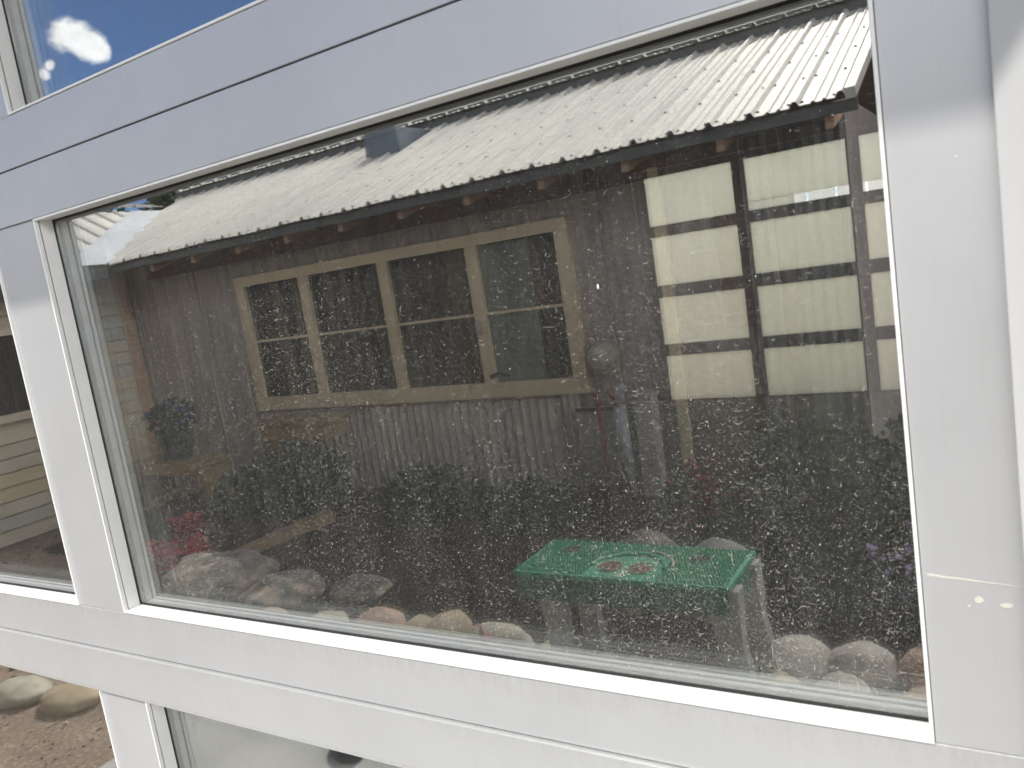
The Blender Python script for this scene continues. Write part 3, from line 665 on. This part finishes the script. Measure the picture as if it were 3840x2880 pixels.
# ================================================================== YARD THINGS
def stone(name, x, y, rx, ry, rz, m, seed, label, cat, group=None, sink=.35, rot=0, rough=.18, sub=4, freq=1.6, zb=0):
    bm = bmesh.new(); bmesh.ops.create_icosphere(bm, subdivisions=sub, radius=1)
    for v in bm.verts:
        n = noise.noise(v.co*freq + Vector((seed*3.1, seed, 0)))*rough + noise.noise(v.co*freq*3.4 + Vector((seed, 0, seed)))*rough*.3
        c = v.co.normalized(); v.co = c*(1+n); v.co = Vector((v.co.x*rx, v.co.y*ry, v.co.z*rz))
        if v.co.z < -rz*sink*1.6: v.co.z = -rz*sink*1.6
    for f in bm.faces: f.smooth = True
    me = bpy.data.meshes.new(name); bm.to_mesh(me); bm.free(); me.materials.append(m)
    o = bpy.data.objects.new(name, me); COL.objects.link(o); o.location = (x, mirror_y(y), zb + rz*sink*1.6 - .008); o.rotation_euler.z = rot
    return tag(o, label, cat, group)
SM = {'tan': M_tan, 'pale': M_pale, 'pink': M_pinkst, 'grey': M_greyst}
cob = [ # depth-in-glass positions of the border cobbles, left to right
 (-3.72,1.56,.15,.10,.06,'pale','long pale cobble at the far left of the border'),(-3.40,1.60,.14,.095,.06,'tan','long golden cobble next to the far-left pale one'),(-3.30,1.86,.09,.08,.05,'pale','small pale cobble after the golden one'),
 (-3.62,1.98,.09,.07,.06,'grey','small grey cobble behind the golden one'),(-3.15,2.04,.09,.08,.07,'tan','tan cobble where the border turns behind the paving'),(-2.9,2.25,.12,.09,.08,'pink','pinkish cobble left of the pale run'),
 (-2.62,2.32,.11,.09,.07,'pale','pale cobble low in the run left of the salmon one'),(-2.34,2.36,.13,.09,.085,'pink','salmon cobble left of the round brown one'),(-2.13,2.37,.09,.08,.075,'tan','tan cobble touching the salmon one'),
 (-1.97,2.36,.105,.09,.10,'tan','round brown cobble standing tallest in the left run'),(-1.74,2.34,.15,.09,.09,'pale','flat cream cobble under the red flower stems'),(-1.50,2.38,.07,.06,.06,'pale','small cream cobble at the left leg of the green table'),
 (-1.02,2.52,.10,.07,.03,'pink','flat salmon cobble behind the green table'),
 (-.70,2.36,.09,.09,.09,'tan','golden cobble right of the table leg'),(-.66,2.50,.13,.09,.13,'grey','grey cobble behind the golden one'),(-.50,2.36,.095,.09,.095,'grey','round grey cobble in the right run'),(-.46,2.52,.11,.08,.13,'grey','tall grey cobble behind the round one'),
 (-.36,2.34,.05,.06,.07,'pink','narrow pink cobble in the right run'),(-.27,2.36,.08,.08,.09,'pink','pinkish brown cobble right of the narrow one'),(-.28,2.55,.09,.07,.12,'pink','brown cobble behind the pinkish one'),(-.12,2.38,.08,.08,.09,'pink','brown cobble second from the right end'),(.03,2.36,.09,.08,.085,'grey','grey cobble at the right end of the border'),(.2,2.4,.1,.08,.08,'tan','tan cobble past the right end')]
for i, (x, y, rx, ry, rz, c, lb) in enumerate(cob):
    zz = 0
    if y > 2.1: zz = .030; rz *= (1.15 if x < -1.3 else .74); ry *= 1.25; rx *= (1 if x < -1.3 else .98)
    stone('cobble', x, y, rx, ry, rz, SM[c], i+1, lb, 'stone', 'cobbles edging the planting bed', rough=.12, rot=random.uniform(-.2,.2), sub=4, zb=zz)
stone('boulder', -3.72, 2.62, .33, .26, .155, M_lava, 41, 'large mottled boulder low at the left of the bed', 'boulder', 'boulders in the bed', rough=.25)
stone('boulder', -3.18, 2.60, .22, .19, .11, M_lava, 42, 'smaller mottled boulder right of the large one', 'boulder', 'boulders in the bed', rough=.25)
stone('boulder', -2.78, 2.72, .16, .15, .09, M_lava, 43, 'low dark boulder right of the two mottled ones', 'boulder', 'boulders in the bed', rough=.25)
stone('boulder', -1.33, 2.92, .19, .16, .235, M_lava, 44, 'brown rounded boulder behind the left half of the green table', 'boulder', 'boulders behind the table', rough=.08)
stone('boulder', -1.02, 2.90, .17, .15, .235, M_greyst, 45, 'grey rounded boulder behind the right half of the green table', 'boulder', 'boulders behind the table', rough=.08)
stone('dark_blob_standin', -1.93, 1.70, .085, .055, .05, M_darkblob, 46, 'made-up dark oval lump standing in for a shadow-like blob on the concrete path', 'stone', rough=.06, zb=.022, rot=.5)  # made-up lump in place of a dark, shadow-like blob on the path

# ---- green plastic bench / work table
TX0, TX1, TY0, TY1, TZ = -1.475, -.735, 2.15, 2.445, .50
tb = empty('green_table', yard((TX0+TX1)/2, (TY0+TY1)/2, 0), 'low green plastic table with waffled top and grey splayed legs beside the cobbles', 'table')
top = MB(yard=True); top.box(TX0, TX1, TY0, TY1, TZ-.018, TZ); 
top_o = top.build('tabletop', [simple('green_plastic_base', (.02,.30,.16), (.014,.22,.11), 16, .5)], tb, .004)
def tp(s, t): return TX0 + s*(TX1-TX0), TY0 + t*(TY1-TY0)
holes = [(.165,.70,.052),(.085,.24,.022),(.185,.24,.022),(.80,.66,.050)]
wv = MB(yard=True); nx, ny = 66, 24
for i in range(nx):
    for j in range(ny):
        s, t = (i+.5+(j % 2)*.5)/(nx+.5), (j+.5)/ny
        s = .012 + s*.976; t = .03 + t*.94
        x, y = tp(s, t)
        if any(math.hypot(x-tp(a, c)[0], y-tp(a, c)[1]) < r*.8 for a, c, r in holes): continue
        xc, yc = tp(.515, .25)
        if abs(x-xc) < .125 and y < yc+.155 and math.hypot(x-xc, (y-yc)*.85) < .14: continue
        w, h, z = .0034, .0036, .0055; wv.mi = 1 if random.random() < (.10 + .4*max(0, s-.45)) else 0
        wv.add([(x-w,y-h*1.2,TZ),(x+w,y-h*.6,TZ),(x+w,y+h*1.2,TZ),(x-w,y+h*.6,TZ),(x-w*.5,y-h*.5,TZ+z),(x+w*.5,y-h*.4,TZ+z),(x+w*.5,y+h*.5,TZ+z),(x-w*.5,y+h*.4,TZ+z)], [(4,5,6,7),(0,1,5,4),(1,2,6,5),(2,3,7,6),(3,0,4,7)])
wv.build('waffle_texture', [M_green, M_greenD], top_o)
def torus(mb, cx_, cy_, z, R_, r_, a0=0, a1=2*math.pi, n=40, k=8, ysc=1):
    full = abs(a1-a0-2*math.pi) < 1e-6; vs = []; 
    for i in range(n):
        a = a0 + (a1-a0)*i/(n if full else n-1)
        for q in range(k):
            p = 2*math.pi*q/k; rr = R_ + r_*math.cos(p); vs.append((cx_+rr*math.cos(a), cy_+rr*math.sin(a)*ysc, z + r_*math.sin(p)))
    m = n if full else n-1
    fs = [(i*k+q, ((i+1) % n)*k+q, ((i+1) % n)*k+(q+1) % k, i*k+(q+1) % k) for i in range(m) for q in range(k)]
    mb.add(vs, fs, True)
def disc(mb, cx_, cy_, z, r, h=.001, n=28, ysc=1):
    mb.add([(cx_+r*math.cos(6.2832*i/n), cy_+r*ysc*math.sin(6.2832*i/n), z+d) for d in (0, h) for i in range(n)], [tuple(range(n,2*n))] + [(i,(i+1)%n,n+(i+1)%n,n+i) for i in range(n)])
for a, c, r in holes:  # flat discs coloured dark for the shade inside the holes
    x, y = tp(a, c); q = MB(yard=True); disc(q, x, y, TZ, r*.62, .0008); q.mi = 1; torus(q, x, y, TZ, r*.68, .004); q.build('painted_cup_hole', [simple('hole_shade_paint', (.006,.03,.018), (.004,.02,.012), 20, .9), simple("dark_green_rim", (.02,.16,.08), (.015,.12,.06), 20, .5)] if r > .03 else [M_blk, M_green], top_o)
xc, yc = tp(.515, .25)
q = MB(yard=True); torus(q, xc, yc+.0, TZ+.002, .128, .008, .12, math.pi-.12, 30, ysc=.98); q.mi = 1; torus(q, xc+.012, yc+.018, TZ+.004, .137, .004, .15, 1.4, 16); q.build('arched_ridge', [M_green, M_pink], top_o)
for dx in (-.058, .048):
    q = MB(yard=True); torus(q, xc+dx, yc+.012, TZ+.001, .040, .0028); torus(q, xc+dx, yc+.012, TZ+.001, .026, .0022)
    for k in range(4):
        a = k*math.pi/4 + .2; q.beam((xc+dx-.038*math.cos(a), yc+.012-.038*math.sin(a), TZ+.001), (xc+dx+.038*math.cos(a), yc+.012+.038*math.sin(a), TZ+.001), .0035, .003)
    q.build('red_ring', M_ring, top_o)
for (dx, dy, r) in ((-.005,-.045,.014),(.01,-.02,.012),(.0,-.055,.010),(.10,-.05,.008),(.16,-.045,.01)): q = MB(yard=True); disc(q, xc+dx, yc+dy, TZ+.0005, r, .0012, 7, .6); q.build('bleached_patch', M_pink, top_o)
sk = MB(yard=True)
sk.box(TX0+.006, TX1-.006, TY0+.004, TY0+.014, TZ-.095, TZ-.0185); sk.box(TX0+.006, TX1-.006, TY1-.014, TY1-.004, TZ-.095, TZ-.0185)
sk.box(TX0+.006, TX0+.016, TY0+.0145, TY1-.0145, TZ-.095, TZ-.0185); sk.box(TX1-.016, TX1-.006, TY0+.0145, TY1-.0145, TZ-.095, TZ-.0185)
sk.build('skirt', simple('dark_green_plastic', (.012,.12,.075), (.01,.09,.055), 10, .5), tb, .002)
for (sx, x) in ((-1, TX0+.12), (1, TX1-.035)):
    for (sy, y) in ((-1, TY0+.045), (1, TY1-.045)):
        g = MB(yard=True); vs = []
        for (t, wid, dp) in ((0, .055, .03), (.35, .038, .026), (.8, .034, .022), (1, .046, .03)):
            z = (TZ-.0187)*(1-t); ox = sx*(.075*t**1.6) if sx > 0 else .02*t; oy = sy*.02*t
            for i, j_ in ((-1,-1),(1,-1),(1,1),(-1,1)): vs.append((x+ox+i*wid, y+oy+j_*dp, z))
        g.add(vs, [(3,2,1,0),(12,13,14,15)] + [(4*l+i, 4*l+(i+1)%4, 4*l+4+(i+1)%4, 4*l+4+i) for l in range(3) for i in range(4)]); g.build('leg', M_leg, tb, .006)

# ---- plants
def leaf_cards(mb, c, rx, ry, rz, n, size, rnd, shell=.35, flat=0.0, up=.3):
    for _ in range(n):
        while True:
            p = Vector((rnd.uniform(-1,1), rnd.uniform(-1,1), rnd.uniform(-1,1)))
            if shell < p.length < 1: break
        if noise.noise(p*2.3 + Vector(c)) < -.12 and rnd.random() < .75: continue
        q = Vector((c[0]+p.x*rx, c[1]+p.y*ry, c[2]+p.z*rz)); L = size*rnd.uniform(.6, 1.35); w = L*.38
        d = (p + Vector((rnd.gauss(0,.5), rnd.gauss(0,.5), rnd.gauss(up,.4)))).normalized(); sdir = d.cross(Vector((rnd.gauss(0,1), rnd.gauss(0,1), rnd.gauss(0,1)))).normalized()
        n_ = d.cross(sdir)
        mb.add([q, q+d*L*.45+sdir*w+n_*w*.3, q+d*L, q+d*L*.45-sdir*w+n_*w*.3], [(0,1,2,3)])
def shrub(name, x, y, rx, ry, h, m, label, cat, n=500, size=.045, group=None, blooms=None, bn=60, bs=.03, seed=1, low=.5, btop=.2):
    rnd = random.Random(seed); o = empty(name, yard(x, y, 0), label, cat, group)
    st = MB(yard=True)
    for k in range(7):
        a = rnd.uniform(0, 6.28); r = rnd.uniform(.2, .8); st.tube([(x+.02*math.cos(a), y+.02*math.sin(a), 0), (x+rx*.4*r*math.cos(a), y+ry*.4*r*math.sin(a), h*.45), (x+rx*r*math.cos(a), y+ry*r*math.sin(a), h*.85)], .006, 5, .002)
    st.build('stem', M_bark, o)
    lf = MB(yard=True); leaf_cards(lf, (x, y, h*.52), rx, ry, h*.5, n, size, rnd); lf.v = [Vector((v.x, v.y, max(v.z, .004))) for v in lf.v]; lf.build('foliage', m, o, recalc=False)
    if blooms:
        fl = MB(yard=True)
        for _ in range(bn):
            a = rnd.uniform(0, 6.28); r = math.sqrt(rnd.random()); z = h*(btop + (1-btop)*rnd.random()) ; cx_, cy_ = x+rx*r*math.cos(a), y+ry*r*math.sin(a)
            for k in range(5):
                t = 6.28*k/5 + rnd.random(); d = Vector((math.cos(t), math.sin(t), rnd.uniform(.1,.8)))*bs*rnd.uniform(.6,1.2); s_ = Vector((-math.sin(t), math.cos(t), .3))*bs*.45
                c = Vector((cx_, cy_, z)); fl.add([c, c+d*.6+s_, c+d, c+d*.6-s_], [(0,1,2,3)])
        fl.build('blossom', blooms, o, recalc=False)
    return o
shrub('flowering_plant', -4.34, 2.78, .26, .18, .19, M_leafb, 'red-flowered plant at the left by the mottled boulder', 'plant', 160, .05, None, M_redleaf, 320, .035, 11)
shrub('flowering_plant', -4.40, 2.97, .07, .08, .30, M_leafb, 'upright spike of red flowers behind the mottled boulder', 'plant', 60, .04, None, M_redleaf, 240, .03, 12, btop=.35)
shrub('leafy_shrub', -4.25, 3.78, .42, .3, .52, M_leafb, 'dark green shrub below the left window', 'shrub', 1500, .05, 'shrubs along the house wall', seed=13)
shrub('leafy_shrub', -4.75, 3.75, .3, .25, .35, M_leafb, 'low dark shrub near the wooden bench', 'shrub', 700, .05, 'shrubs along the house wall', seed=14)
shrub('leafy_shrub', -3.1, 3.8, .4, .25, .36, M_leafb, 'low blue-green shrub under the middle windows', 'shrub', 800, .05, 'shrubs along the house wall', seed=15)
shrub('leafy_shrub', -2.35, 3.7, .3, .25, .30, M_leaf, 'low shrub in front of the utility box', 'shrub', 600, .045, 'shrubs along the house wall', seed=16)
shrub('flowering_plant', -1.28, 3.6, .22, .2, .45, M_leaf, 'plant with dark red blooms right of the pale post', 'plant', 500, .05, None, simple('dark_red_blooms', (.34,.05,.05), (.24,.04,.04), 12, .6), 60, .035, 17, btop=.5)
shrub('leafy_shrub', -.75, 3.6, .38, .3, .62, M_leafb, 'dark shrub in front of the corrugated bay', 'shrub', 1400, .055, 'shrubs along the house wall', seed=18)
shrub('leafy_shrub', -.2, 3.4, .4, .35, .72, M_leafb, 'tall dark shrub at the right end of the house', 'shrub', 1700, .055, 'shrubs along the house wall', seed=19)
shrub('flowering_plant', -.26, 2.95, .22, .2, .36, M_leafb, 'wispy purple-flowered plant behind the right cobbles', 'plant', 650, .04, None, M_purple, 130, .02, 20, btop=.3)
shrub('leafy_shrub', -.62, 3.02, .2, .2, .28, M_leafb, 'small dark shrub left of the purple flowers', 'shrub', 500, .04, 'shrubs along the house wall', seed=21)
# dark mulch bed cover
# red flower stems by the cream cobble
rs = empty('red_flower_stems', yard(-1.68, 2.27, 0), 'thin stems with small red flowers in front of the cream cobble', 'flower')
rnd = random.Random(5); st = MB(yard=True); fl = MB(yard=True)
for k in range(6):
    x, y, h = -1.75+.03*k+rnd.uniform(-.01,.01), 2.24+rnd.uniform(-.02,.02), rnd.uniform(.13,.235)
    st.tube([(x, y, 0), (x+.01, y, h*.5), (x+rnd.uniform(-.02,.02), y, h)], .002, 5)
    for q in range(9):
        c = Vector((x+rnd.uniform(-.012,.012), y+rnd.uniform(-.01,.01), h*rnd.uniform(.6,1.05))); 
        for t in range(3): d = Vector((rnd.gauss(0,1), rnd.gauss(0,1), rnd.gauss(0,1))).normalized()*.010; e_ = d.cross(Vector((0,0,1)))*.6; fl.add([c, c+d+e_, c+d*1.4, c+d-e_], [(0,1,2,3)])
st.build('stem', M_leaf, rs); fl.build('blossom', M_redleaf, rs, recalc=False)

# bench, pot, timber edging, plank table
bc = empty('wooden_bench', yard(-5.75, 3.8, 0), 'plank bench of yellowish wood at the left end of the house wall', 'bench')
b = MB(yard=True); b.box(-6.25, -5.30, 3.78, 3.825, .315, .405); b.box(-6.25, -5.30, 3.83, 4.10, .375, .405); b.build('seat', M_wood, bc, .004)
for x in (-6.2, -5.4): b = MB(yard=True); b.box(x, x+.05, 3.85, 4.08, 0, .374); b.build('leg', M_wood, bc, .003)
pt = empty('planter_pot', yard(-5.75, 3.95, .405), 'dark teal pot of blue-violet flowers standing on the wooden bench', 'plant pot')
b = MB(yard=True); n = 20
pr = [(.0,.406),(.10,.406),(.15,.60),(.155,.62),(.14,.62),(.13,.60)]
vs = [(-5.75+r*math.cos(6.2832*i/n), 3.95+r*math.sin(6.2832*i/n), z) for r, z in pr[1:] for i in range(n)]
b.add(vs, [tuple(reversed(range(n)))] + [(l*n+i, l*n+(i+1)%n, (l+1)*n+(i+1)%n, (l+1)*n+i) for l in range(4) for i in range(n)] + [tuple(range(4*n,5*n))]); b.build('pot', M_teal, pt)
rnd = random.Random(8); lf = MB(yard=True); leaf_cards(lf, (-5.75, 3.95, .74), .24, .14, .13, 420, .05, rnd); lf.build('foliage', M_leafb, pt, recalc=False)
fl = MB(yard=True); leaf_cards(fl, (-5.72, 3.92, .77), .22, .13, .10, 160, .035, rnd); fl.build('blossom', M_blue, pt, recalc=False)
b = MB(yard=True); b.beam((-4.0, 2.88, .05), (-3.84, 3.62, .09), .10, .10); tag(b.build('landscape_timber', M_wood, bevel=.006), 'wooden edging timber lying on the ground in the planting bed', 'timber')
tt = empty('plank_table', yard(-4.4, 4.1, 0), 'small rough wooden table against the corrugated wall under the windows', 'table')
b = MB(yard=True); b.box(-4.78, -4.12, 3.98, 4.22, .52, .64); b.build('apron', M_wood, tt, .004); b = MB(yard=True); b.box(-4.82, -4.08, 3.95, 4.25, .641, .665); b.build('tabletop', M_wood, tt, .003)
for x in (-4.75, -4.27): b = MB(yard=True); b.box(x, x+.13, 4.0, 4.05, 0, .519); b.build('leg', M_wood, tt, .003)

# trees behind the house
def tree(x, y, h, rx, m, label, seed, n=5000, conifer=True):
    rnd = random.Random(seed); o = empty('pine_tree' if conifer else 'leafy_tree', yard(x, y, 0), label, 'tree', 'trees beyond the house roof')
    t = MB(yard=True); t.tube([(x, y, 0), (x+.05, y, h*.5), (x, y, h*.97)], .16, 8, .02)
    for k in range(16):
        z = h*(.25 + .7*k/16); a = k*2.4; r = rx*(1.05 - (z/h)*(.95 if conifer else .4)); t.tube([(x, y, z), (x+r*.8*math.cos(a), y+r*.8*math.sin(a), z-.05*h*(1 if conifer else -1))], .035, 5, .008)
    t.build('trunk', M_bark, o)
    c = MB(yard=True)
    for k in range(22):
        z = h*(.22 + .78*k/22); a = k*2.4; r = rx*(1.08 - (z/h)*(1.0 if conifer else .45)); cc = (x+r*.5*math.cos(a), y+r*.5*math.sin(a), z)
        leaf_cards(c, cc, max(r*.75, .2), max(r*.75, .2), h*.06+.12, n//22, .15, rnd, .2, up=-.1)
    c.build('crown', m, o, recalc=False)
tree(-12.5, 9.5, 4.3, 1.5, M_leaf2, 'pine behind the left end of the roof', 31)
tree(-16.5, 13.0, 5.3, 1.9, M_leaf2, 'taller pine further left behind the roof', 32)
tree(-21, 12.5, 5.0, 2.2, M_leaf, 'broad leafy tree at the far left behind the wing', 33, conifer=False)
tree(-9.5, 14.5, 4.9, 2.2, M_leaf, 'leafy tree standing behind the upper roof', 34, conifer=False)
tree(-5.5, 15.5, 5.0, 2.2, M_leaf2, 'pine behind the middle of the roof', 35)
# a few loose stones in the bark, near the path (uncountable)
pb = MB(yard=True); rnd = random.Random(77)
for _ in range(5200):
    x, y = rnd.uniform(-6.4, -2.8), rnd.uniform(.7, 3.2)
    if rnd.random() < .3: x, y = rnd.uniform(-3, .6), rnd.uniform(2.2, 3.2)
    s_ = rnd.uniform(.003, .009) if rnd.random() < .93 else rnd.uniform(.01, .022); a = rnd.random()*3.14; ca, sa = math.cos(a), math.sin(a); e_ = rnd.uniform(.4, 1); hh = s_*rnd.uniform(.4, .9)
    pb.mi = rnd.choice((0, 0, 0, 1, 2, 3)); P = [(-1,-.3),(-.2,-1),(1,-.4),(.7,.8),(-.5,.9)]
    vs = [(x+(px*ca*s_-py*sa*s_*e_), y+(px*sa*s_+py*ca*s_*e_), 0.001) for px, py in P] + [(x+.6*(px*ca*s_-py*sa*s_*e_), y+.6*(px*sa*s_+py*ca*s_*e_), hh) for px, py in P]
    pb.add(vs, [(5,6,7,8,9)] + [(i,(i+1)%5,5+(i+1)%5,5+i) for i in range(5)])
tag(pb.build('gravel', [M_bark, M_pinkst, M_greyst, M_tan], recalc=True), kind='stuff', label='loose bark chips and pea gravel strewn over the bare soil', cat='gravel')
# upper tier of the wing roof, behind the ridge
b = MB(yard=True); ux, uz = XR2-.05, wing_z(XR2)
b.box(ux-.02, ux, .8, 5.6, uz-.06, uz+.02); b.build('upper_fascia', M_fascia, wn)
up = MB(yard=True); pts_ = []; y = .8
while y < 5.6:
    for d, h in one: pts_.append((y+d, h))
    y += MOD
vs = []; fs = []
for yy, h in pts_:
    for X, Z in ((ux+.04, uz+.05), (ux-1.6, uz+.05+1.64*.18)): vs += [(X, yy, Z+h), (X, yy, Z+h-.003)]
for i in range(len(pts_)-1):
    a = 4*i; c = a+4; fs += [(a, a+2, c+2, c), (a+1, c+1, c+3, a+3), (a, c, c+1, a+1), (a+2, a+3, c+3, c+2)]
up.add(vs, fs); up.build('upper_roof', M_roof, wn)
# old spatter on the right-hand stile and one white dropping on the pane
M_stain = simple("cream_spatter", (.66,.64,.56), (.60,.585,.52), 300, .8)
def blot(mb, x, z, rx, rz, y, n=14, seed=0):
    rnd = random.Random(seed); c = [(x + rx*math.cos(6.2832*i/n)*rnd.uniform(.85,1.1), z + rz*math.sin(6.2832*i/n)*rnd.uniform(.85,1.1)) for i in range(n)]
    mb.add([(p, y, q) for p, q in c] + [(p, y-.0002, q) for p, q in c], [tuple(range(n,2*n))] + [(i,(i+1)%n,n+(i+1)%n,n+i) for i in range(n)])
ys = FY0 + .00095
for k, (x, z, rx, rz_) in enumerate(((-.0247,1.2725,.0024,.0022), (-.0112,1.2701,.0034,.0016), (-.030,1.268,.0009,.0008))):
    q = MB(); blot(q, x, z, rx, rz_, ys, seed=k); q.build('spatter', M_stain, door)
q = MB(); rnd = random.Random(2); P = [(-.0505+.048*i/12, 1.2860-.0040*i/12+rnd.uniform(-.0002,.0002), .0009*(1-i/16)) for i in range(13)]
vs = []
for x, z, w in P: vs += [(x, ys-.0001, z-w), (x, ys-.0001, z+w)]
q.add(vs, [(2*i, 2*i+2, 2*i+3, 2*i+1) for i in range(12)]); q.build('dried_run', M_stain, door)
q = MB(); blot(q, -.2458, 1.4786, .0008, .0018, .5197, seed=9); q.build('spatter', simple("white_dropping", (.9,.9,.86), (.8,.8,.76), 300, .8), door)
